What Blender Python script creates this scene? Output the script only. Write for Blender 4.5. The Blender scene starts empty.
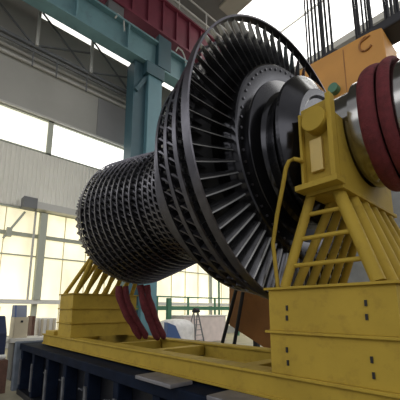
import bpy, math, random
from math import sin, cos, pi, radians
from mathutils import Vector, Matrix, noise as mnoise
rnd = random.Random(7)
scene = bpy.context.scene
col = scene.collection

# ------------------------------------------------------------------ camera
F_PX, PPY, HOR, LVX, EYE = 320.0, 250.0, 310.0, -95.0, 1.6
th = math.atan((HOR - PPY) / F_PX)
yaw = math.atan((200 - LVX) / (F_PX / cos(th)))
Fh = Vector((sin(yaw), cos(yaw), 0)); CR = Vector((cos(yaw), -sin(yaw), 0)); Z = Vector((0, 0, 1))
CF = Fh * cos(th) + Z * sin(th); CU = Z * cos(th) - Fh * sin(th)
EYEP = Vector((0, 0, EYE))
def ray(px, py): return CF + CR * ((px - 200) / F_PX) - CU * ((py - PPY) / F_PX)
def atx(px, py, x): d = ray(px, py); return EYEP + d * (x / d.x)
def aty(px, py, y): d = ray(px, py); return EYEP + d * (y / d.y)
cam = bpy.data.objects.new('camera', bpy.data.cameras.new('camera')); col.objects.link(cam)
cam.data.sensor_fit = 'HORIZONTAL'; cam.data.sensor_width = 36; cam.data.lens = 36 * F_PX / 400
cam.data.shift_y = (PPY - 200) / 400.0; cam.data.clip_end = 300; cam.data.clip_start = 0.05
M = Matrix((CR, CU, -CF)).transposed().to_4x4(); M.translation = EYEP; cam.matrix_world = M
scene.camera = cam

# ------------------------------------------------------------------ materials
def mat(name, c, rough=.5, metal=0.0, var=.0, vscale=4.0, bump=0.0, bscale=30.0, dirt=None, dirt_amt=.5, spec=.5, emit=None, es=0, trans=0, stretch=None):
    m = bpy.data.materials.new(name); m.use_nodes = True
    nt = m.node_tree; b = nt.nodes['Principled BSDF']
    b.inputs['Roughness'].default_value = rough; b.inputs['Metallic'].default_value = metal
    b.inputs['Specular IOR Level'].default_value = spec
    b.inputs['Base Color'].default_value = (*c, 1)
    tc = nt.nodes.new('ShaderNodeTexCoord')
    vec = tc.outputs['Object']
    if stretch:
        mp = nt.nodes.new('ShaderNodeMapping'); mp.inputs['Scale'].default_value = stretch
        nt.links.new(vec, mp.inputs['Vector']); vec = mp.outputs['Vector']
    csock = None
    if var > 0:
        n = nt.nodes.new('ShaderNodeTexNoise'); n.inputs['Scale'].default_value = vscale; n.inputs['Detail'].default_value = 5
        nt.links.new(vec, n.inputs['Vector'])
        r = nt.nodes.new('ShaderNodeMapRange'); r.inputs['From Min'].default_value = .3; r.inputs['From Max'].default_value = .7
        nt.links.new(n.outputs['Fac'], r.inputs['Value'])
        mx = nt.nodes.new('ShaderNodeMix'); mx.data_type = 'RGBA'
        mx.inputs['A'].default_value = (*[v * (1 - var) for v in c], 1); mx.inputs['B'].default_value = (*[min(1, v * (1 + var)) for v in c], 1)
        nt.links.new(r.outputs['Result'], mx.inputs['Factor']); csock = mx.outputs['Result']
        if dirt:
            n2 = nt.nodes.new('ShaderNodeTexNoise'); n2.inputs['Scale'].default_value = vscale * 2.3; n2.inputs['Detail'].default_value = 8
            n2.inputs['Roughness'].default_value = .7
            nt.links.new(vec, n2.inputs['Vector'])
            r2 = nt.nodes.new('ShaderNodeMapRange'); r2.inputs['From Min'].default_value = .52; r2.inputs['From Max'].default_value = .72
            r2.inputs['To Max'].default_value = dirt_amt
            nt.links.new(n2.outputs['Fac'], r2.inputs['Value'])
            m2 = nt.nodes.new('ShaderNodeMix'); m2.data_type = 'RGBA'
            nt.links.new(r2.outputs['Result'], m2.inputs['Factor']); nt.links.new(csock, m2.inputs['A']); m2.inputs['B'].default_value = (*dirt, 1)
            csock = m2.outputs['Result']
        nt.links.new(csock, b.inputs['Base Color'])
    if bump > 0:
        n = nt.nodes.new('ShaderNodeTexNoise'); n.inputs['Scale'].default_value = bscale; n.inputs['Detail'].default_value = 4
        nt.links.new(vec, n.inputs['Vector'])
        bp = nt.nodes.new('ShaderNodeBump'); bp.inputs['Strength'].default_value = bump; bp.inputs['Distance'].default_value = .02
        nt.links.new(n.outputs['Fac'], bp.inputs['Height']); nt.links.new(bp.outputs['Normal'], b.inputs['Normal'])
    if emit:
        b.inputs['Emission Color'].default_value = (*emit, 1); b.inputs['Emission Strength'].default_value = es
        if csock and var > 0:
            mu = nt.nodes.new('ShaderNodeMix'); mu.data_type = 'RGBA'; mu.blend_type = 'MULTIPLY'; mu.inputs['Factor'].default_value = 1
            nt.links.new(csock, mu.inputs['A']); mu.inputs['B'].default_value = (*emit, 1)
            nt.links.new(mu.outputs['Result'], b.inputs['Emission Color'])
    return m
MT = dict(
    yellow=mat('yellow_paint', (.44, .305, .046), .6, 0, .10, 3, .06, 60, (.20, .12, .03), .45, spec=.15),
    yellow_pale=mat('pale_yellow_paint', (.60, .43, .12), .4, 0, .06, 6),
    steel=mat('polished_steel', (.34, .335, .325), .17, 1, .15, 9, stretch=(1, .2, 1)),
    dark_steel=mat('dark_steel', (.035, .035, .042), .28, .9, .25, 8),
    edge=mat('bright_blade_edge', (.34, .34, .34), .35, .8),
    core=mat('blackened_steel', (.012, .012, .014), .5, .5),
    hub_steel=mat('hub_steel', (.05, .05, .056), .16, .9, .2, 6),
    blade=mat('blade_steel', (.11, .11, .118), .26, .85, .25, 10),
    ring=mat('shroud_steel', (.125, .122, .14), .33, .9, .2, 12),
    black=mat('black_rubber', (.012, .012, .014), .6),
    rope=mat('wire_rope', (.03, .03, .035), .55, .3),
    orange=mat('orange_paint', (.62, .29, .055), .5, 0, .08, 2),
    rust=mat('brown_orange_paint', (.36, .15, .035), .55, 0, .15, 3, dirt=(.18, .08, .03)),
    sling=mat('red_sling_cloth', (.135, .020, .026), .85, 0, .25, 18, .5, 90),
    teal=mat('teal_paint', (.17, .31, .34), .5, 0, .12, .8, dirt=(.12, .18, .19)),
    teal_backlit=mat('backlit_teal_paint', (.115, .245, .29), .5, 0, .12, .8),  # girder teal darkened, painting the column's backlit shade into its colour
    teal_dark_shade=mat('dark_shaded_teal_paint', (.04, .10, .125), .5, 0, .15, .8),  # deeper teal; on the column web it stands for shade
    crimson=mat('crimson_paint', (.20, .035, .06), .55, 0, .15, 1),
    wall=mat('grey_wall_panel', (.42, .41, .375), .85, 0, .12, .35),
    wall2=mat('darker_wall_panel', (.27, .265, .265), .85, 0, .08, .5),
    corr=mat('corrugated_sheet', (.82, .80, .72), .6, 0, .08, .3),
    bar=mat('yellowed_bar', (.80, .74, .55), .6),
    frame=mat('window_frame', (.46, .48, .40), .6),
    green=mat('green_paint', (.07, .20, .12), .5),
    pipe=mat('grey_white_pipe', (.55, .54, .50), .5),
    greymetal=mat('grey_steelwork', (.16, .165, .17), .6, 0, .15, 1),
    roof=mat('roof_sheet', (.20, .195, .18), .8, 0, .1, .3),
    beige=mat('beige_roof_sheet', (.42, .39, .32), .8, 0, .1, .3),
    floor=mat('concrete_floor', (.33, .30, .21), .55, 0, .15, 1.5, .05, 20, (.18, .16, .12)),
    navy=mat('navy_paint', (.006, .0105, .024), .75, 0, .3, 5, dirt=(.014, .017, .026), spec=.08),
    navy_dark=mat('black_blue_paint', (.004, .005, .009), .5, 0, .3, 5),
    worn=mat('worn_grey_paint', (.085, .09, .105), .5, 0, .45, 9),
    bluegrey=mat('blue_grey_paint', (.13, .155, .19), .5, 0, .2, 5),
    plate=mat('bare_grey_plate', (.20, .195, .215), .45, .3, .2, 9),
    cream=mat('cream_paint', (.62, .55, .40), .5, 0, .06, 4),
    white=mat('white_paint', (.78, .77, .72), .5),
    sheet=mat('white_plastic_sheet', (.74, .72, .70), .4, 0, .12, 6),
    pink=mat('pinkish_white_sheet', (.72, .62, .58), .6, 0, .1, 3),
    blue=mat('blue_paint', (.05, .10, .25), .5),
    blue_dark=mat('dark_blue_paint', (.018, .028, .07), .5, 0, .2, 4),
    screen=mat('grey_screen', (.20, .23, .30), .2),
    brown=mat('brown_crate', (.13, .065, .045), .7, 0, .3, 8),
    glass_hi=mat('bright_glazing', (1, 1, 1), .4, emit=(1, .985, .93), es=1.5),
    glass_lo=mat('yellowed_glazing', (.8, .8, .8), .4, 0, .30, .8, emit=(1, .89, .54), es=1.22, stretch=(1, 1, .35)),
    glass_pale=mat('pale_glazing', (1, 1, 1), .4, 0, .08, .8, emit=(1, .96, .80), es=1.05),
    skyl=mat('skylight_glazing', (1, 1, 1), .4, emit=(1, .99, .95), es=2.4),
)

# ------------------------------------------------------------------ mesh building
class MB:
    def __init__(s): s.v = []; s.f = []
    def add(s, vs, fs):
        b = len(s.v); s.v += [Vector(v) for v in vs]; s.f += [tuple(b + i for i in f) for f in fs]; return s
    def box(s, x0, x1, y0, y1, z0, z1):
        return s.add([(x, y, z) for x in (x0, x1) for y in (y0, y1) for z in (z0, z1)],
                     [(0, 1, 3, 2), (4, 6, 7, 5), (0, 4, 5, 1), (2, 3, 7, 6), (0, 2, 6, 4), (1, 5, 7, 3)])
    def bar(s, a, b, w, h=None, up=(0, 0, 1)):
        a, b = Vector(a), Vector(b); h = h or w; d = (b - a).normalized(); u = Vector(up)
        if abs(d.dot(u)) > .98: u = Vector((0, 1, 0))
        r = d.cross(u).normalized(); u = r.cross(d)
        vs = [p + r * (i * w / 2) + u * (j * h / 2) for p in (a, b) for i, j in ((-1, -1), (1, -1), (1, 1), (-1, 1))]
        return s.add(vs, [(3, 2, 1, 0), (4, 5, 6, 7)] + [(i, (i + 1) % 4, 4 + (i + 1) % 4, 4 + i) for i in range(4)])
    def tube(s, pts, r, n=10, closed=False, squash=1.0, ripple=0.0, up=(0, 1, 0)):
        pts = [Vector(p) for p in pts]; m = len(pts); rings = []
        for i, p in enumerate(pts):
            if closed: d = pts[(i + 1) % m] - pts[i - 1]
            else: d = pts[min(i + 1, m - 1)] - pts[max(i - 1, 0)]
            d.normalize(); u = Vector(up)
            if abs(d.dot(u)) > .95: u = Vector((1, 0, 0))
            a = d.cross(u).normalized(); b = a.cross(d)
            rr = r[i] if isinstance(r, (list, tuple)) else r
            rr2 = rr * (1 + ripple * mnoise.noise(p * 9.0))
            rings.append([p + a * (cos(2 * pi * k / n) * rr2 * squash) + b * (sin(2 * pi * k / n) * rr2) for k in range(n)])
        vs = [v for R_ in rings for v in R_]; fs = []
        for i in range(m if closed else m - 1):
            j = (i + 1) % m
            for k in range(n): fs.append((i * n + k, i * n + (k + 1) % n, j * n + (k + 1) % n, j * n + k))
        if not closed: fs += [tuple(range(n))[::-1], tuple((m - 1) * n + k for k in range(n))]
        return s.add(vs, fs)
    def cyl(s, a, b, r, n=20, r2=None): return s.tube([a, b], [r, r if r2 is None else r2], n)
    def lathe(s, prof, ax, az, n=96, close=True):      # prof: (y, r), revolved about the line x=ax, z=az
        vs = []; m = len(prof)
        for y, r in prof:
            for k in range(n): vs.append((ax + r * sin(2 * pi * k / n), y, az + r * cos(2 * pi * k / n)))
        fs = []
        for i in range(m if close else m - 1):
            j = (i + 1) % m
            for k in range(n): fs.append((i * n + k, j * n + k, j * n + (k + 1) % n, i * n + (k + 1) % n))
        return s.add(vs, fs)
    def prism(s, poly, axis, a, b):                    # poly in the two other axes, in x,y,z order
        def mk(p, t):
            q = list(p); q.insert(axis, t); return q
        n = len(poly)
        return s.add([mk(p, a) for p in poly] + [mk(p, b) for p in poly],
                     [tuple(range(n))[::-1], tuple(range(n, 2 * n))] + [(i, (i + 1) % n, n + (i + 1) % n, n + i) for i in range(n)])
    def build(s, name, m, parent=None, smooth=True, bevel=0.0, angle=.6):
        me = bpy.data.meshes.new(name)
        off = Vector((0, 0, 0)); p = parent
        while p is not None: off += p.location; p = p.parent
        me.from_pydata([tuple(v - off) for v in s.v], [], s.f)
        import bmesh
        bm = bmesh.new(); bm.from_mesh(me); bmesh.ops.recalc_face_normals(bm, faces=bm.faces[:]); bm.to_mesh(me); bm.free()
        if smooth:
            me.polygons.foreach_set('use_smooth', [True] * len(me.polygons)); me.set_sharp_from_angle(angle=angle)
        me.materials.append(MT[m] if isinstance(m, str) else m)
        o = bpy.data.objects.new(name, me); col.objects.link(o)
        if parent is not None: o.parent = parent
        if bevel:
            bv = o.modifiers.new('bevel', 'BEVEL'); bv.width = bevel; bv.segments = 2; bv.limit_method = 'ANGLE'
        return o
def tag(o, label=None, cat=None, group=None, kind=None):
    if label: o['label'] = label
    if cat: o['category'] = cat
    if group: o['group'] = group
    if kind: o['kind'] = kind
    return o
def thing(name, label, cat, loc, group=None, kind=None):
    o = bpy.data.objects.new(name, None); col.objects.link(o); o.location = Vector(loc); o.empty_display_size = .1
    return tag(o, label, cat, group, kind)
def B(*a): return MB().box(*a)

# ------------------------------------------------------------------ hall: floor, walls, roof
YW = 16.0                      # window wall
RZ = 24.0                      # roof height
tag(B(-8, 36, -8, YW + .3, -.2, 0).build('floor', 'floor', smooth=False), 'worn beige concrete floor of the hall', 'floor', kind='structure')
wb = MB()
wb.box(-8, 36, YW, YW + .3, 0, .45)
wb.box(-8, 36, YW, YW + .3, 11.0, 16.45); wb.box(-8, 3.2, YW, YW + .3, 16.45, 17.3); wb.box(8.75, 9.25, YW, YW + .3, 16.45, 17.3); wb.box(9.85, 10.6, YW, YW + .3, 16.45, 17.3); wb.box(30, 36, YW, YW + .3, 16.45, 17.3)
wb.box(-8, 36, YW, YW + .3, 17.3, RZ)
tag(wb.build('wall_back', 'wall', smooth=False), 'grey panelled end wall with bands of windows', 'wall', kind='structure')
cr = MB()                      # corrugated cladding between the two window bands
x = -8.0; prof = []
while x < 36:
    prof += [(x, YW), (x + .09, YW), (x + .11, YW - .05), (x + .17, YW - .05)]; x += .19
n = len(prof)
cr.add([(px, py, 6.28) for px, py in prof] + [(px, py, 9.15) for px, py in prof], [(i, i + 1, n + i + 1, n + i) for i in range(n - 1)])
cr.box(-8, 36, YW + .02, YW + .3, 6.25, 9.18)
tag(cr.build('wall_cladding', 'corr', smooth=False), 'pale ribbed sheet cladding between the two window bands', 'wall', kind='structure')
p1, p2 = aty(98, 106, YW), aty(126, 150, YW)
tag(B(p1.x, p2.x, YW - .04, YW, 11.08, 13.6).build('wall_panel', 'wall2', smooth=False), 'darker grey wall panel beside the teal column', 'wall panel', kind='structure')
tag(B(-8, 36, YW - .16, YW, 11.0, 11.1).build('trim_1', 'pipe', smooth=False), 'pale ledge along the top of the upper window band', 'trim', kind='structure')
tag(B(-8, 36, YW - .25, YW, 1.86, 2.06).build('trim_2', 'white', smooth=False), 'white sill under the lower windows', 'trim', kind='structure')
MUL = [-3.2 + .0, 4.33, 9.9, 15.5, 21.1, 26.7]
def window(idx, x0, x1, z0, z1, panemat, subs, bars, label):
    w = thing('window_%d' % idx, label, 'window', ((x0 + x1) / 2, YW + .1, z0), kind='structure')
    fr = MB()
    fr.box(x0, x0 + .12, YW - .02, YW + .2, z0, z1); fr.box(x1 - .12, x1, YW - .02, YW + .2, z0, z1)
    fr.box(x0, x1, YW - .02, YW + .2, z0, z0 + .07); fr.box(x0, x1, YW - .02, YW + .2, z1 - .07, z1)
    gb = MB()
    for k in range(1, subs): xx = x0 + (x1 - x0) * k / subs; gb.box(xx - .018, xx + .018, YW + .04, YW + .12, z0, z1)
    if subs > 1: gb.build('glazing_bar', 'bar', w, smooth=False)
    for zb, hb in bars: fr.box(x0, x1, YW, YW + .17, zb - hb, zb + hb)
    fr.build('window_frame', 'frame', w, smooth=False)
    B(x0, x1, YW + .1, YW + .13, z0, z1).build('pane', panemat, w, smooth=False)
zb1, zb2 = aty(20, 234, YW).z, aty(20, 255, YW).z
wi = 1
for i in range(len(MUL) - 1):
    window(wi, MUL[i], MUL[i + 1], 9.18, 11.0, 'glass_hi' if i else 'glass_pale', 1, (), 'bright upper window bay %s' % ['at the frame edge', 'beside the teal column', 'behind the teal column', 'behind the rotor', 'far along the wall'][i]); wi += 1
for i in range(len(MUL) - 1):
    window(wi, MUL[i], MUL[i + 1], .45, 6.25, 'glass_lo', 5, ((zb1, .09), (zb2, .03)), 'tall yellowed lower window bay %s' % ['at the frame edge', 'above the control desk', 'behind the drum end of the rotor', 'behind the white draped machine', 'far along the wall'][i]); wi += 1  # panes run on below the sill, added to make the low wall bright
for (xa, xb) in ((3.2, 8.75), (9.25, 9.85), (10.6, 30)):
    window(wi, xa, xb, 16.45, 17.3, 'glass_hi', 1, (), 'high bright strip window %s' % {3.2: 'under the teal girder', 9.25: 'over the column bracket', 10.6: 'beyond the column'}[xa]); wi += 1
# the mullion posts in front of the lower windows
wr = MB(); wr.box(34, 34.3, -8, YW, 0, 15); wr.box(34, 34.3, -8, YW, 22, RZ)
tag(wr.build('wall_right', 'greymetal', smooth=False), 'dark grey far side wall beyond the orange crane block', 'wall', kind='structure')
w_ = thing('window_%d' % wi, 'tall bright glazing of the far side wall', 'window', (34.1, 4, 15), kind='structure'); wi += 1
B(34.1, 34.15, -8, YW, 15, 22).build('pane', 'glass_hi', w_, smooth=False)
fr = MB()
for yy in range(-6, 16, 4): fr.box(34, 34.1, yy - .08, yy + .08, 15, 22)
fr.build('window_frame', 'frame', w_, smooth=False)
# roof
rf = MB(); rf.box(-8, 14.6, -8, YW, RZ, RZ + .3); rf.box(24.3, 26.2, -8, YW, RZ - .5, RZ + .3); rf.box(33, 36, -8, YW, RZ, RZ + .3)
rf.box(14.6, 33, 14.0, YW, RZ, RZ + .3)
tag(rf.build('ceiling', 'roof', smooth=False), 'grey sheet roof high over the hall', 'ceiling', kind='structure')
tag(B(14.6, 16.0, -8, 14.0, RZ - .2, RZ + .3).build('trim_3', 'beige', smooth=False), 'beige roof strip beside the skylight', 'trim', kind='structure')
sk = thing('window_%d' % wi, 'big white skylight in the roof', 'skylight', (24, 0, RZ), kind='structure')
B(16.0, 24.3, -8, 14, RZ + .1, RZ + .15).build('pane', 'skyl', sk, smooth=False)
B(26.2, 33, -8, 14, RZ + .1, RZ + .15).build('pane', 'skyl', sk, smooth=False)
bars = MB()
for xx in (20, 29.5): bars.box(xx - .06, xx + .06, -8, 14, RZ - .05, RZ + .1)

bars.build('glazing_bar', 'white', sk, smooth=False)

# ------------------------------------------------------------------ teal column, girder, crimson crane, truss, conduits
YG = 14.0
c0, c1 = 7.75, 9.4
sc = thing('steel_column', 'tall teal steel column holding up the crane girder', 'column', (8.6, YG, 0))
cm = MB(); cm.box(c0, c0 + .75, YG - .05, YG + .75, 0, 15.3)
cm.build('web_face', 'teal_dark_shade', sc, smooth=False)  # shade on this part of the column is put into its colour
B(c0 + .75, c1, YG - .35, YG + .75, 0, 14.6).build('shaft', 'teal_backlit', sc, smooth=False)
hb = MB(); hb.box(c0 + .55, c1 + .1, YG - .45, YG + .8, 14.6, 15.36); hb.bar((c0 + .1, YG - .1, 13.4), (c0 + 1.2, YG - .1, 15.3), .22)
hb.build('bracket', 'teal_dark_shade', sc, smooth=False)
gd = thing('crane_girder', 'long teal crane runway girder over the upper windows', 'girder', (8, YG, 15.4))
gm = MB(); gm.box(-8, 30, YG - .05, YG + .1, 15.4, 17.05); gm.box(-8, 30, YG - .35, YG + .4, 15.36, 15.46); gm.box(-8, 30, YG - .35, YG + .4, 17.0, 17.12)
gm.build('web', 'teal', gd, smooth=False)
for xx in (-2, 1.2, 4.4, 7.2, 11.2, 14.4, 17.6, 21): B(xx - .05, xx + .05, YG - .33, YG - .05, 15.46, 17.0).build('stiffener', 'teal', gd, smooth=False)
B(9.1, 10.0, YG - .37, YG - .05, 15.5, 17.6).build('joint_plate', 'teal_dark_shade', gd, smooth=False)
tr = MB()
for px, py in ((115, 18), (176, 51)):
    p = aty(px, py, YG - .3); q = aty(px + 9, py + 7, YG - .3)
    tr.tube([p, p + Vector((.15, 0, .35)), p + Vector((.5, 0, .3)), q, q + Vector((.05, 0, -.35))], .045, 6)
tr.build('cable_loop', 'pipe', gd)
cg = thing('overhead_crane', 'crimson plate girder of the overhead crane on the teal runway', 'crane', (10, YG, 17.3))
B(-8, 32, YG + .0, YG + .5, 18.1, 20.4).build('girder_web', 'crimson', cg, smooth=False)
for k in range(24): xx = -2 + k * 1.05; B(xx - .05, xx + .05, YG - .15, YG, 18.1, 20.4).build('stiffener', 'crimson', cg, smooth=False)
B(-8, 32, YG - .25, YG + .7, 17.95, 18.1).build('bottom_flange', 'crimson', cg, smooth=False)
B(-8, 32, YG - .25, YG + .7, 20.4, 20.52).build('top_flange', 'crimson', cg, smooth=False)
rl = MB()
rl.tube([(-8, YG - .3, 20.9), (32, YG - .3, 20.9)], .08, 8); rl.tube([(-8, YG - .3, 21.9), (32, YG - .3, 21.9)], .06, 8)
for k in range(12): rl.bar((1 + k * 2.4, YG - .3, 20.5), (1 + k * 2.4, YG - .3, 21.9), .08)
rl.build('walkway_rail', 'pipe', cg)
for xx in (2, 6, 12.5, 18): B(xx, xx + .9, YG - .15, YG + .4, 17.13, 17.95).build('wheel_box', 'greymetal', cg, smooth=False)
tz0, tz1 = 14.3, 16.5; YT = 15.5
ts = thing('roof_truss', 'dark steel truss with pale posts high on the window wall', 'truss', (4, YT, tz0))
MB().bar((-8, YT, tz0), (13, YT, tz0), .16).build('bottom_chord', 'greymetal', ts, smooth=False)
MB().bar((-8, YT, tz0 - .28), (13, YT, tz0 - .28), .10).build('tie_rod', 'greymetal', ts, smooth=False)
MB().bar((-8, YT, 16.55), (13, YT, 16.55), .14).build('top_chord', 'greymetal', ts, smooth=False)
for xx in (.4, 3.17, 5.9, 8.6): MB().bar((xx, YT - .1, tz0), (xx, YT - .1, 16.5), .14).build('post', 'pipe', ts, smooth=False)
for a, b in (((.4, 16.5), (3.1, tz0)), ((3.3, 16.4), (5.8, tz0)), ((3.2, tz0 + .1), (5.9, 15.6)), ((6, 16.4), (8.5, tz0)), ((5.9, tz0 + .1), (8.6, 15.5))):
    MB().bar((a[0], YT, a[1]), (b[0], YT, b[1]), .07).build('diagonal', 'greymetal', ts, smooth=False)
for px, nm in ((32, 'hanger'), (56, 'hanger'), (86, 'hanger')):
    p = aty(px, 66 + (px - 32) * .47, YT); MB().bar(p, p + Vector((0, 0, 1.0)), .06).build(nm, 'greymetal', ts, smooth=False)
for dz, nm in ((0, 'higher of the two pale conduits along the grey wall'), (-.36, 'lower of the two pale conduits along the grey wall')):
    zc = aty(50, 66, 15.9).z + dz
    tag(MB().tube([(-7.9, 15.9, zc), (8.5, 15.9, zc)], .085, 8).build('mounted_conduit', 'pipe'), nm, 'pipe', 'conduits on the grey wall')
# roller blind case under the cladding
p0, p1 = aty(29, 203, 15.6), aty(84, 215, 15.6)
lr = thing('roller_blind', 'grey roller blind case with dark end box over lower windows', 'blind', (p0.x, 15.6, p0.z))
B(p0.x + .3, p1.x + 3, 15.5, 15.95, p0.z - .2, p0.z + .12).build('case', 'pipe', lr, smooth=False)
B(p0.x - .25, p0.x + .32, 15.45, 15.98, p0.z - .25, p0.z + .25).build('end_box', 'greymetal', lr, smooth=False)
MB().bar((4.33, 15.75, 2.06), (4.33, 15.75, 6.1), .3, .16).build('trim_4', 'frame', smooth=False)
tag(bpy.data.objects['trim_4'], 'grey green post between the lower window bays', 'post', kind='structure')
pp = MB(); a, b = aty(25, 212, 15.8), aty(3, 238, 15.8); pp.bar(a, b, .1); pp.box(b.x + .1, b.x + .3, 15.7, 15.9, b.z + .1, b.z + .5)
tag(pp.build('window_opener', 'frame', smooth=False), 'slanting opener arm across the lower window at the frame edge', 'window opener')
a, b = aty(28, 300, 15.7), aty(37, 222, 15.7)
tag(MB().tube([(a.x, 15.82, 2.055), (a.x, 15.82, 6.2)], .05, 8).build('downpipe', 'pipe'), 'thin pale vertical pipe in front of the lower window', 'pipe')

# ------------------------------------------------------------------ machine bed
BX = 1.78
bed = thing('machine_bed', 'long navy blue machine bed with ribbed side under the yellow frame', 'machine bed', (2.6, 3, 0))
B(BX, 3.6, -2, 7.3, .83, .95).build('top_slab', 'navy', bed, smooth=False, bevel=.012)
B(BX + .2, 3.5, -2, 7.2, 0, .83).build('body', 'navy_dark', bed, smooth=False)
B(BX + .02, 3.6, -2, 7.3, 0, .1).build('foot', 'navy_dark', bed, smooth=False)
for k in range(11):
    y = 7.2 - k * .765
    rb = B(BX + .02, BX + .2, y - .08, y + .04, .1, .83).build('rib', 'navy', bed, smooth=False, bevel=.01)
    B(BX - .005, BX + .02, y - .065, y - .0, .20, .66).build('wear_plate', 'worn', rb, smooth=False, bevel=.004)
for k in range(10):
    y = 6.82 - k * .765
    hm = MB(); hm.tube([(BX + .2, y + .05, .52), (BX + .12, y + .05, .54), (BX + .12, y - .08, .54), (BX + .2, y - .08, .52)], .012, 6)
    hm.build('handle', 'worn', bed)
B(BX - .06, 2.3, 7.32, 7.45, .05, .98).build('end_cover', 'bluegrey', bed, smooth=False, bevel=.02)
for y in (2.55, 1.55): B(BX - .06, 1.97, y - .28, y + .28, .951, .985).build('clamp_plate', 'plate', bed, smooth=False, bevel=.006)

# ------------------------------------------------------------------ yellow frame with two pedestals
AX, AZ = 2.62, 2.985
st = thing('rotor_stand', 'yellow steel stand with two stepped pedestals carrying the rotor', 'stand', (2.6, 3, .955))
FZ0, FZ1 = .986, 1.16
def ibeam(x0, x1, y0, y1, nm):
    m = MB(); m.box(x0 + .03, x1 - .03, y0, y1, FZ0, FZ1 - .02); m.box(x0, x1, y0, y1, FZ1 - .022, FZ1); m.box(x0 + .01, x1 - .01, y0, y1, FZ0 - .012, FZ0 + .01)
    m.build(nm, 'yellow', st, smooth=False, bevel=.004)
ibeam(1.99, 2.19, -2.0, 6.68, 'side_beam'); ibeam(3.05, 3.25, -2.0, 6.68, 'side_beam')
for y in (6.58, 4.35, 3.35, 1.9, .2):
    B(2.19, 3.05, y - .07, y + .07, FZ0 + .02, FZ1 - .03).build('cross_beam', 'yellow', st, smooth=False, bevel=.004)
B(2.0, 2.5, 6.05, 6.5, FZ1, FZ1 + .07).build('step_block', 'yellow', st, smooth=False, bevel=.005)
def tiers(x0, x1, y0, y1, zs, slots):
    for k in range(len(zs) - 1):
        z0, z1 = zs[k], zs[k + 1]
        t = B(x0 + .015, x1 - .015, y0 + .015, y1 - .015, z0, z1 - .018).build('pedestal_tier', 'yellow', st, smooth=False, bevel=.003)
        B(x0 - .012, x1 + .012, y0 - .012, y1 + .012, z1 - .018, z1).build('flange', 'yellow', t, smooth=False, bevel=.003)
        for (yy, zz) in slots[k] if slots else ():
            B(x0 + .006, x0 + .02, yy - .007, yy + .007, zz - .018, zz + .018).build('bolt_slot', 'black', t, smooth=False)
zt = [FZ1, atx(265, 330, 2).z, atx(265, 288, 2).z]
def sl(*pts): return [(atx(px, py, 2.0).y, atx(px, py, 2.0).z) for px, py in pts]
tiers(2.0, 3.22, .58, 1.47, zt, [sl((286, 350), (287, 363), (371, 360), (373, 376)), sl((286, 308), (286, 318), (365, 303), (366, 317))])
zf = [FZ1, atx(72, 323, 2).z, atx(72, 308, 2).z, atx(72, 293, 2).z]
tiers(2.0, 3.22, 5.30, 5.92, zf, None)
NT, FT = zt[-1], zf[-1]
def cradle(y0, y1, zb, ztop, facing):
    """two upright plates with a half round seat, a bottom plate and side brackets"""
    rc = .41
    for ya, yb in ((y0, y0 + .035), (y1 - .035, y1)):
        pts = [(AX - .52, zb), (AX + .52, zb), (AX + .52, AZ)]
        pts += [(AX + rc * cos(-pi * k / 24), AZ + rc * sin(-pi * k / 24)) for k in range(25)] + [(AX - .52, AZ)]
        MB().prism(pts, 1, ya, yb).build('saddle_plate', 'yellow', st, smooth=False)
    B(AX - .54, AX + .54, y0 - .02, y1 + .02, zb - .03, zb).build('saddle_base', 'yellow', st, smooth=False, bevel=.004)
    seat = MB()
    prof = [(AX + (rc + d) * cos(-pi * k / 24), AZ + (rc + d) * sin(-pi * k / 24)) for d, rng in ((0, range(1, 24)), (.02, range(23, 0, -1))) for k in rng]
    seat.prism(prof, 1, y0 + .035, y1 - .035); seat.build('seat_lining', 'yellow', st)
CY0, CY1 = .88, 1.10; CZ = 2.44
cradle(CY0, CY1, CZ, AZ, -1)
# side bracket with boss and square pad, facing the camera side
bk = MB(); XB = AX - .52
bk.box(XB - .03, XB, CY0, CY1 + .03, CZ - .03, AZ + .12)
bo = bk.build('bracket', 'yellow', st, smooth=False, bevel=.004)
fm = MB(); fm.box(XB - .10, XB - .03, CY0 - .01, CY0 + .025, CZ, AZ + .12); fm.box(XB - .08, XB - .03, CY1 + .01, CY1 + .03, CZ, AZ + .06)
fm.build('bracket_flange', 'yellow', bo, smooth=False, bevel=.004)
B(XB - .13, XB, CY0 - .03, CY1 + .06, CZ - .005, CZ + .035).build('bracket_ledge', 'yellow', bo, smooth=False, bevel=.004)
pc = atx(313, 119, XB - .12)
MB().cyl((XB - .13, pc.y, pc.z), (XB - .02, pc.y, pc.z), .088, 32).build('boss', 'yellow', bo, bevel=.004)
pa, pb = atx(309, 141, XB - .06), atx(323.5, 170, XB - .06)
B(XB - .06, XB - .02, min(pa.y, pb.y), max(pa.y, pb.y), pb.z + .01, pa.z).build('square_pad', 'yellow_pale', bo, smooth=False, bevel=.004)
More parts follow.
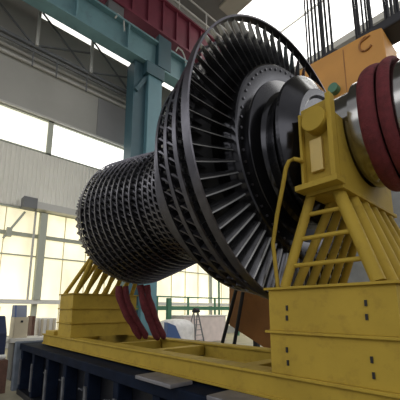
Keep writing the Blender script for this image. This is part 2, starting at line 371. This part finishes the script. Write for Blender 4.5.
# splayed tubes and ladder rungs
LA0, LA1 = Vector((2.06, 1.34, NT)), Vector((2.12, 1.12, CZ - .02))
LB0, LB1 = Vector((2.06, .695, NT)), Vector((2.16, .93, CZ - .02))
MB().cyl(LA0, LA1, .036, 16).build('splayed_tube', 'yellow', st)
MB().cyl(LB0, LB1, .043, 16).build('splayed_tube', 'yellow', st)
for fz in (.235, .53, .80):
    MB().cyl(LA0.lerp(LA1, fz), LB0.lerp(LB1, fz), .0165, 12).build('rung', 'yellow', st)
for k in range(1, 6):
    MB().cyl((2.06 + .215 * k, .69, NT), (2.17 + .175 * k, .92, CZ - .02), .044, 16).build('splayed_tube', 'yellow', st)
for k in range(1, 6):
    MB().cyl((2.06 + .19 * k, 1.36, NT), (2.2 + .15 * k, 1.07, CZ - .02), .034, 14).build('splayed_tube', 'yellow', st)
hp = [atx(px, py, X) for px, py, X in ((278, 287, 2.06), (275, 262, 2.04), (273, 243, 2.02), (277, 215, 1.99), (283, 185, 1.95), (286, 168, 1.93), (289, 161, 1.92), (294, 159, 1.92), (299, 160, 1.95), (304, 163, 2.075))]
hp[0].z = NT
MB().tube(hp, .0155, 12).build('bent_pipe', 'yellow', st)
# far cradle and its tubes
cradle(4.74, 5.02, CZ + .05, AZ, 1)
for k in range(7):
    MB().cyl((2.07 + .175 * k, 5.36, FT), (2.17 + .15 * k, 4.93, CZ + .03), .038, 14).build('splayed_tube', 'yellow', st)
for k in range(7):
    MB().cyl((2.07 + .175 * k, 5.85, FT), (2.17 + .15 * k, 5.02, CZ + .03), .034, 12).build('splayed_tube', 'yellow', st)

# ------------------------------------------------------------------ the rotor
ro = thing('turbine_rotor', 'huge dark bladed turbine rotor with polished shaft on the yellow stand', 'turbine rotor', (AX, 3, AZ))
def lath(prof, name, m, n=128, close=True): return MB().lathe(prof, AX, AZ, n, close).build(name, m, ro, angle=.35)
def shell(y0, y1, ro_, t=.02): return [(y0, ro_), (y1, ro_), (y1, ro_ - t), (y0, ro_ - t)]
# shaft, coupling cone and discs
lath([(-1.4, .01), (-1.4, .43), (.30, .43), (.31, .47), (.44, .47), (.45, .43), (.835, .43), (.84, .39), (1.2, .385), (1.2, .01)], 'shaft', 'steel', close=False)
lath([(1.20, .388), (1.175, .40), (1.17, .47), (1.152, .49), (1.15, .545), (1.16, .56), (1.225, .685), (1.235, .70), (1.262, .70), (1.27, .69), (1.275, .60), (1.285, .40)], 'coupling_cone', 'hub_steel', close=False)
lath([(1.27, .40), (1.27, .585), (1.29, .60), (1.33, .60), (1.335, .625), (1.40, .63), (1.412, .645), (1.43, .66), (1.452, .76), (1.455, .772), (1.462, .775), (1.455, .80), (1.458, .915), (1.466, .93), (1.50, .935), (1.56, .935), (1.6, .93), (1.66, .93), (1.66, .4)], 'hub_disc', 'hub_steel', close=False)
bt = MB()
for k in range(60):
    a = 2 * pi * k / 60; x, z = AX + .875 * sin(a), AZ + .875 * cos(a); bt.cyl((x, 1.448, z), (x, 1.462, z), .011, 8)
bt.build('bolt', 'ring', ro)['kind'] = 'stuff'
# last-stage blades: twisted, one mesh shared by every blade object
def blade_mb(r0, r1, c0_, c1_, s0, s1, t0, t1, secs=7, npt=10):
    m = MB(); rings = []
    for i in range(secs):
        u = i / (secs - 1); r = r0 + (r1 - r0) * u; c = c0_ + (c1_ - c0_) * u; s = radians(s0 + (s1 - s0) * u ** .8); t = t0 + (t1 - t0) * u
        ring = []
        for k in range(npt):
            q = k / npt * 2 * pi; ca = cos(q) * c / 2; tk = sin(q) * t * (1 + .35 * cos(q)) + .10 * c * (1 - (2 * ca / c) ** 2)
            ring.append((ca * sin(s) + tk * cos(s), ca * cos(s) - tk * sin(s), r))
        rings.append(ring)
    vs = [v for R_ in rings for v in R_]; fs = [tuple(range(npt)), tuple((secs - 1) * npt + k for k in range(npt))]
    for i in range(secs - 1):
        for k in range(npt): fs.append((i * npt + k, i * npt + (k + 1) % npt, (i + 1) * npt + (k + 1) % npt, (i + 1) * npt + k))
    return m.add(vs, fs)
def place_blades(tmpl, y, angles):
    for i, a in enumerate(angles):
        o = tmpl if i == 0 else tmpl.copy()
        if i: col.objects.link(o)
        o.parent = ro; o.location = (0, y - 3, 0); o.rotation_euler = (0, a, 0)
NB = 68
b1 = blade_mb(.90, 1.365, .14, .088, 14, 40, .009, .004).build('blade', 'blade', None)
b1.data.materials.append(MT['edge'])            # hard-faced leading edge of each long blade
for p in b1.data.polygons:
    if 2 <= p.index < 2 + 6 * 10 and (p.index - 2) % 10 in (4, 5): p.material_index = 1
place_blades(b1, 1.56, [2 * pi * k / NB for k in range(NB)])
NB2 = 74
b2 = blade_mb(.80, 1.285, .12, .10, 12, 45, .010, .006, 5, 8).build('blade', 'blade', None)
vis = [a for a in (2 * pi * (k + .5) / NB2 - pi for k in range(NB2)) if -2.35 < a < .3]
vis = sorted(vis)[:32]
place_blades(b2, 1.76, vis)
rest = MB()
def ring_blades(r0, r1, y, nb, chord, stag, t, skip=()):
    tm = blade_mb(r0, r1, chord, chord, stag, stag, t, t, 2, 6)
    for k in range(nb):
        a = 2 * pi * (k + .5) / nb - pi
        if any(abs(a - q) < 1e-6 for q in skip): continue
        rot = Matrix.Rotation(a, 3, 'Y')
        vs = [rot @ v for v in tm.v]
        rest.add([(AX + v.x, y + v.y, AZ + v.z) for v in vs], tm.f)
ring_blades(.80, 1.285, 1.76, NB2, .14, 35, .009, vis)
# shroud rings of the big stages
for y0, y1, r, t in ((1.50, 1.57, 1.377, .016), (1.73, 1.775, 1.30, .02), (1.92, 1.96, 1.245, .02), (2.105, 2.14, 1.205, .02), (2.27, 2.32, 1.09, .02), (2.45, 2.49, .97, .02)):
    lath(shell(y0, y1, r, t), 'shroud_ring', 'ring')
for y, r0, r1, nb, ch in ((1.94, .85, 1.235, 84, .10), (2.125, .85, 1.195, 92, .09), (1.85, 1.0, 1.262, 62, .12), (2.035, .95, 1.215, 66, .12), (2.21, .9, 1.13, 66, .10), (2.305, .8, 1.08, 96, .08), (2.485, .75, .96, 96, .08)):
    ring_blades(r0, r1, y, nb, ch, 40, .009)
# core body with steps, then the many small stages of the drum
lath([(1.66, .5), (1.66, 1.0), (1.78, 1.10), (1.86, 1.12), (1.87, 1.13), (2.2, 1.08), (2.22, .98), (2.4, .90), (2.42, .84), (2.6, .76), (2.62, .71), (2.75, .69), (3.3, .70), (3.45, .735), (4.1, .885), (4.42, .90), (4.53, .86), (4.56, .5), (4.64, .5), (4.66, .388), (5.2, .388), (5.2, .01)], 'drum_core', 'core', close=False)
rows = []
y = 2.72
while y < 4.52:
    if y < 3.3: r = .80 - .05 * sin((y - 2.72) / .58 * pi) + .02 * (y - 2.72)
    else:
        u = (y - 3.3) / 1.15; r = .80 + .205 * min(1, u * 1.08) ** .9
        if u > .86: r -= (u - .86) * .35
    rows.append((y, r)); y += .112
for y, r in rows:
    lath(shell(y - .015, y + .015, r, .012), 'shroud_ring', 'ring', 96)
    ring_blades(r - .12, r - .002, y + .056, 58, .098, 30, .013)
rb = rest.build('blade', 'ring', ro); rb['kind'] = 'stuff'

# ------------------------------------------------------------------ slings
def ring_pts(y, r, n=48, wob=.0, slope=0.0):
    return [(AX + r * (1 + wob * mnoise.noise(Vector((k * .31, y * 7, 2)))) * sin(2 * pi * k / n), y + .006 * mnoise.noise(Vector((k * .2, y * 5, 9))) + slope * cos(2 * pi * k / n), AZ + r * cos(2 * pi * k / n)) for k in range(n)]
tag(MB().tube(ring_pts(.695, .466), .058, 14, True, .5, .06).build('lifting_sling', 'sling'), 'dark red sling round the polished shaft, next to the yellow saddle', 'sling', 'red slings on the rotor shaft')
tag(MB().tube(ring_pts(.585, .466), .042, 14, True, .6, .06).build('lifting_sling', 'sling'), 'dark red sling round the polished shaft, nearest the camera', 'sling', 'red slings on the rotor shaft')
def curve(ps, n=24):
    ps = [Vector(p) for p in ps]; out = []
    for i in range(len(ps) - 1):
        p0, p1, p2, p3 = ps[max(i - 1, 0)], ps[i], ps[i + 1], ps[min(i + 2, len(ps) - 1)]
        for k in range(n // (len(ps) - 1)):
            t = k / (n // (len(ps) - 1))
            out.append(.5 * ((2 * p1) + (-p0 + p2) * t + (2 * p0 - 5 * p1 + 4 * p2 - p3) * t * t + (-p0 + 3 * p1 - 3 * p2 + p3) * t ** 3))
    return out + [ps[-1]]
for (ys, pts, lab) in ((4.42, ((119, 286), (120, 298), (127, 315), (136, 330), (140, 337)), 'slack dark red sling hanging in front of the far yellow pedestal'),
                   (4.2, ((140, 285), (143, 300), (148, 315), (154, 330), (158, 338)), 'dark red sling hanging beside the far yellow pedestal, nearest the covered machine')):
    P = curve([aty(px, py, ys) for px, py in pts], 24)
    for p in P: p.z = max(p.z, 1.2)
    P2 = [p + Vector((.09, -.04, 0)) for p in P]
    o = thing('lifting_sling', lab, 'sling', P[-1], 'red slings by the far pedestal')
    MB().tube(P, .055, 10, False, 1, .25).build('strand', 'sling', o)
    MB().tube(P2, .05, 10, False, 1, .25).build('strand', 'sling', o)

# ------------------------------------------------------------------ hanging orange crane block and its ropes
XO = 5.0
def yz(px, py, x): p = atx(px, py, x); return (p.y, p.z)
ytr, ztr = yz(385, 25, XO); ytl, ztl = yz(310, 64, XO)
hk = thing('hanging_crane_block', 'big orange crane block hanging on black ropes above the shaft', 'crane block', (XO + .5, 2, 4.1))
MB().prism([(ytr, 4.2), (ytr + .05, ztr), (ytr + .2, ztr + .04), (3.3, ztl + .05), (3.3, 4.2)], 0, XO, XO + .7).build('housing', 'orange', hk, smooth=False, bevel=.02)
ysm = yz(344, 60, XO)[0]
B(XO - .006, XO, ysm - .008, ysm + .008, 4.3, ztr).build('seam', 'rust', hk, smooth=False)
cy, cz = yz(366, 44, XO)
mk = MB(); mk.tube([(XO - .012, cy + .10 * cos(a), cz + .12 * sin(a)) for a in [radians(q) for q in range(-140, 120, 20)]], .018, 6)
mk.tube([(XO - .012, cy + .09, cz + .07), (XO - .012, cy - .07, cz + .11)], .014, 6)
mk.build('painted_mark', 'rust', hk)
gy, gz = yz(333, 88, XO - .1)
MB().cyl((XO - .12, gy, gz), (XO, gy, gz), .085, 20).build('cap', 'green', hk)
for px in (302, 304.5, 309, 313, 317, 319, 323, 327, 353, 355.5, 360, 364, 367, 369, 384, 387, 391, 395, 398):
    yy = yz(px + 5, 45, XO + .2 + (px % 3) * .12)[0]; xx = XO + .2 + (px % 3) * .12
    zb_ = 6.0 if px < 380 else ztr + .4
    MB().cyl((xx, yy, zb_ - .2), (xx + rnd.uniform(-.15, .15), yy + rnd.uniform(-.15, .15), RZ + .05), .018 + .006 * (px % 2), 8).build('rope', 'rope', hk)
sh = MB()
B(XO + .12, XO + .6, 1.02, 1.7, ztr + .045, ztr + .22).build('crosshead', 'rope', hk, smooth=False, bevel=.03)
for yy in (2.2, 2.85): MB().cyl((XO + .15, yy, ztr + .05), (XO + .55, yy, ztr + .05), .24, 24).build('sheave', 'rope', hk, bevel=.02)

# brown-orange hopper behind the rotor, on black legs
XH = 4.7
hp_ = [yz(px, py, XH) for px, py in ((229, 270), (229, 325), (266, 349), (300, 349), (300, 270))]
ho = thing('steel_hopper', 'brown orange sloped hopper on black legs seen under the big disc', 'hopper', (XH, 4, 0))
MB().prism(hp_, 0, XH, XH + 1.0).build('body', 'rust', ho, smooth=False, bevel=.01)
for (a, b) in (((236, 290), (220, 352)), ((243, 292), (233, 352))):
    A = atx(*a, XH - .12); Bp = atx(*b, XH - .12)
    d = (Bp - A); Bf = A + d * (A.z / -d.z) if d.z < 0 else Bp; Bf.z = 0
    MB().cyl(A, Bf, .035, 10).build('leg', 'black', ho)
for yy in (3.2, 4.4): MB().bar((XH + .9, yy, 0), (XH + .9, yy, 2.0), .1).build('leg', 'black', ho, smooth=False)

# ------------------------------------------------------------------ things behind, under the rotor
YB = 11.0
def q(px, py, y=YB): return aty(px, py, y)
# white draped machine
a, b = q(164, 345), q(197, 320)
dm = thing('covered_machine', 'rounded machine under a crumpled white plastic cover', 'covered machine', ((a.x + b.x) / 2, YB + .4, 0))
def drape(x0, x1, y0, y1, ztop, name, m, par, amp=.05, seed=0, n=40, rows=9):
    mb = MB(); cx_, cy_ = (x0 + x1) / 2, (y0 + y1) / 2; hx, hy_ = (x1 - x0) / 2, (y1 - y0) / 2
    vs = []; 
    for j in range(rows):
        u = j / (rows - 1)
        s_ = min(1, u / .35) ** .6 if u < .35 else 1 + .08 * (u - .35); z = ztop if u < .2 else ztop * (1 - ((u - .2) / .8) ** 1.1)
        z = z + (.06 * (1 - s_) if u < .35 else 0)
        for k in range(n):
            an = 2 * pi * k / n; c_, s2 = cos(an), sin(an)
            e = (abs(c_) ** 4 + abs(s2) ** 4) ** -.25
            w = 1 + amp * sin(an * 11 + seed) * u + amp * mnoise.noise(Vector((an * 3, u * 3, seed)))
            vs.append((cx_ + hx * e * c_ * s_ * w, cy_ + hy_ * e * s2 * s_ * w, max(z, 0.0)))
    fs = [tuple(range(n))]
    for j in range(rows - 1):
        for k in range(n): fs.append((j * n + k, j * n + (k + 1) % n, (j + 1) * n + (k + 1) % n, (j + 1) * n + k))
    return mb.add(vs, fs).build(name, m, par, angle=1.2)
drape(a.x + .3, b.x, YB, YB + 1.2, b.z, 'cover', 'sheet', dm, .05, 1)
p, r = q(167, 340, YB - .12), q(181, 322, YB - .12)
MB().prism([(p.x, .25), (r.x + .1, .25), (r.x - .3, r.z - .15), (p.x, r.z)], 1, YB - .14, YB + .1).build('blue_side_panel', 'blue', dm, smooth=False)
# large pinkish wrapped crate
a, b = q(184, 345, 12.2), q(226, 316, 12.2)
cb = thing('wrapped_crate', 'big pinkish white wrapped crate behind the stepladder', 'crate', ((a.x + b.x) / 2, 12.8, 0))
B(a.x, b.x, 12.2, 13.4, 0, b.z).build('box', 'pink', cb, smooth=False, bevel=.04)
B(a.x - .04, b.x + .04, 12.16, 13.44, b.z, b.z + .06).build('lid', 'white', cb, smooth=False, bevel=.02)
# green guard rail with posts
gr = thing('guard_rail', 'green guard rail with posts in front of the lower windows', 'railing', (10, 13.9, 0))
zr = aty(190, 308, 13.9).z
B(6.5, 20, 13.87, 13.93, zr - .12, zr + .10).build('rail', 'green', gr, smooth=False)
B(6.5, 20, 13.88, 13.92, zr + .55, zr + .62).build('top_rail', 'green', gr, smooth=False)
for xx in (7.5, 9.6, 11.7, 13.8, 15.9, 18): B(xx - .05, xx + .05, 13.86, 13.94, 0, zr + .62).build('post', 'green', gr, smooth=False)
a, b = q(168, 322, 12.7), q(172, 298, 12.7)
tag(B(a.x, b.x, 12.7, 12.9, 0, b.z).build('steel_post', 'green', smooth=False, bevel=.02), 'stout dark green post behind the white covered machine', 'post')
a = aty(219, 300, 13.2); tag(MB().cyl((a.x, 13.2, 0), (a.x, 13.2, 3.9), .06, 12).build('steel_pole', 'green'), 'thin tall green pole beside the brown orange hopper', 'pole')
# stepladder with a bag on top
a, t_ = q(196, 342, 11.6), q(197, 313, 11.6)
sl_ = thing('stepladder', 'grey stepladder with dark bag on top in front of pinkish crate', 'stepladder', (a.x, 11.6, 0))
for s_ in (-1, 1):
    MB().bar((a.x + s_ * .28, 11.3, 0), (a.x + s_ * .13, 11.6, t_.z), .05).build('rail', 'greymetal', sl_, smooth=False)
    MB().bar((a.x + s_ * .28, 12.0, 0), (a.x + s_ * .13, 11.66, t_.z), .04).build('rear_leg', 'greymetal', sl_, smooth=False)
for k in range(1, 6): MB().bar((a.x - .27 + .025 * k, 11.3 + .05 * k, k * .23), (a.x + .27 - .025 * k, 11.3 + .05 * k, k * .23), .05, .025).build('step', 'greymetal', sl_, smooth=False)
bg = MB().tube([(a.x - .2, 11.6, t_.z + .06), (a.x - .1, 11.6, t_.z + .12), (a.x + .1, 11.6, t_.z + .12), (a.x + .2, 11.6, t_.z + .06)], [.06, .12, .12, .06], 10)
tag(bg.build('tool_bag', 'black'), 'black bag lying on top of the grey stepladder', 'bag')
# left background: control desk, cabinet, crates, blue machine
a, b = aty(10, 343, 8.6), aty(46, 337, 8.6)
dk = thing('control_desk', 'grey white desk behind the end of the navy machine bed', 'desk', ((a.x + b.x) / 2, 8.9, 0))
B(a.x, b.x, 8.6, 9.3, b.z - .1, b.z).build('desktop', 'white', dk, smooth=False, bevel=.01)
for xx in (a.x + .1, b.x - .15): B(xx, xx + .05, 8.7, 9.2, 0, b.z - .1).build('leg', 'greymetal', dk, smooth=False)
dz = b.z
a, b = aty(13, 335, 8.75), aty(29, 317, 8.75)
cc = thing('control_cabinet', 'cream control cabinet with slanted blue grey screen on the desk', 'control cabinet', (a.x, 8.75, dz))
B(a.x, b.x, 8.75, 9.15, dz, b.z).build('body', 'cream', cc, smooth=False, bevel=.01)
c = aty(22, 321.5, 8.74); B(c.x - .025, c.x + .025, 8.735, 8.75, c.z - .025, c.z + .025).build('badge', 'black', cc, smooth=False)
t = aty(13, 305, 8.75).z; s1 = aty(17, 310, 8.75).x; s2 = aty(27.5, 310, 8.75).x
MB().prism([(8.75, b.z), (9.1, b.z), (9.1, t), (8.82, t)], 0, a.x, s1).build('side_panel', 'blue', cc, smooth=False)
MB().prism([(8.75, b.z), (9.1, b.z), (9.1, t), (8.82, t)], 0, s1, s2).build('screen', 'screen', cc, smooth=False)
a, b = aty(31, 334, 9.6), aty(36, 316, 9.6)
tag(B(a.x, b.x, 9.6, 10.1, 0, b.z).build('brown_crate', 'brown', smooth=False, bevel=.02), 'narrow brown crate beside the cream control cabinet', 'crate')
a, b = aty(38, 334, 9.9), aty(57, 318, 9.9)
wc = thing('white_crate', 'pale boxed crate next to far yellow pedestal', 'crate', (a.x, 10, 0))
B(a.x, b.x, 9.9, 10.8, 0, b.z).build('box', 'white', wc, smooth=False, bevel=.02)
for k in range(3): xx = a.x + (b.x - a.x) * (k + .5) / 3; B(xx - .03, xx + .03, 9.87, 9.9, .05, b.z - .02).build('batten', 'cream', wc, smooth=False)
a, b = aty(-14, 350, 7.9), aty(9, 316, 7.9)
bm_ = thing('lathe_headstock', 'dark blue machine at the frame edge with a slanted front', 'machine', (a.x, 8, 0))
MB().prism([(7.9, .62), (8.9, .62), (8.9, b.z), (8.2, b.z), (7.9, b.z - .35)], 0, a.x, b.x).build('housing', 'blue_dark', bm_, smooth=False, bevel=.02)
B(a.x + .1, b.x - .05, 8.0, 8.8, 0, .62).build('plinth', 'navy_dark', bm_, smooth=False)
B(a.x, b.x - .1, 8.3, 8.8, b.z, b.z + .2).build('top_cover', 'brown', bm_, smooth=False)
a, b = aty(-12, 376, 7.5), aty(8.5, 360, 7.5)
tag(B(a.x, b.x, 7.5, 7.85, 0, b.z).build('wooden_box', 'brown', smooth=False, bevel=.01), 'low reddish brown box on the floor before the blue machine', 'box')
bz = b.z
tag(MB().cyl((b.x - .5, 7.62, bz + .05), (b.x - .04, 7.62, bz + .05), .05, 16).build('paper_roll', 'white'), 'white roll lying on the low reddish brown box', 'roll')

# ------------------------------------------------------------------ light
w = bpy.data.worlds.new('world'); scene.world = w; w.use_nodes = True
nt = w.node_tree; bgn = nt.nodes['Background']; bgn.inputs['Strength'].default_value = 1.0
tcw = nt.nodes.new('ShaderNodeTexCoord'); sx = nt.nodes.new('ShaderNodeSeparateXYZ'); nt.links.new(tcw.outputs['Generated'], sx.inputs[0])
rp = nt.nodes.new('ShaderNodeValToRGB'); nt.links.new(sx.outputs['Z'], rp.inputs['Fac'])
els = rp.color_ramp.elements
els[0].position = 0.0; els[0].color = (.30, .30, .30, 1)
els[1].position = 1.0; els[1].color = (.45, .45, .46, 1)
for pos, v in ((.22, .34), (.30, 1.75), (.52, 1.75), (.60, .45)):
    e = els.new(pos); e.color = (v, v, v * 1.01, 1)
nt.links.new(rp.outputs['Color'], bgn.inputs['Color'])
scene.view_settings.view_transform = 'Standard'; scene.view_settings.look = 'None'
scene.view_settings.gamma = 1.0; scene.view_settings.exposure = 0.0; scene.view_settings.use_curve_mapping = False
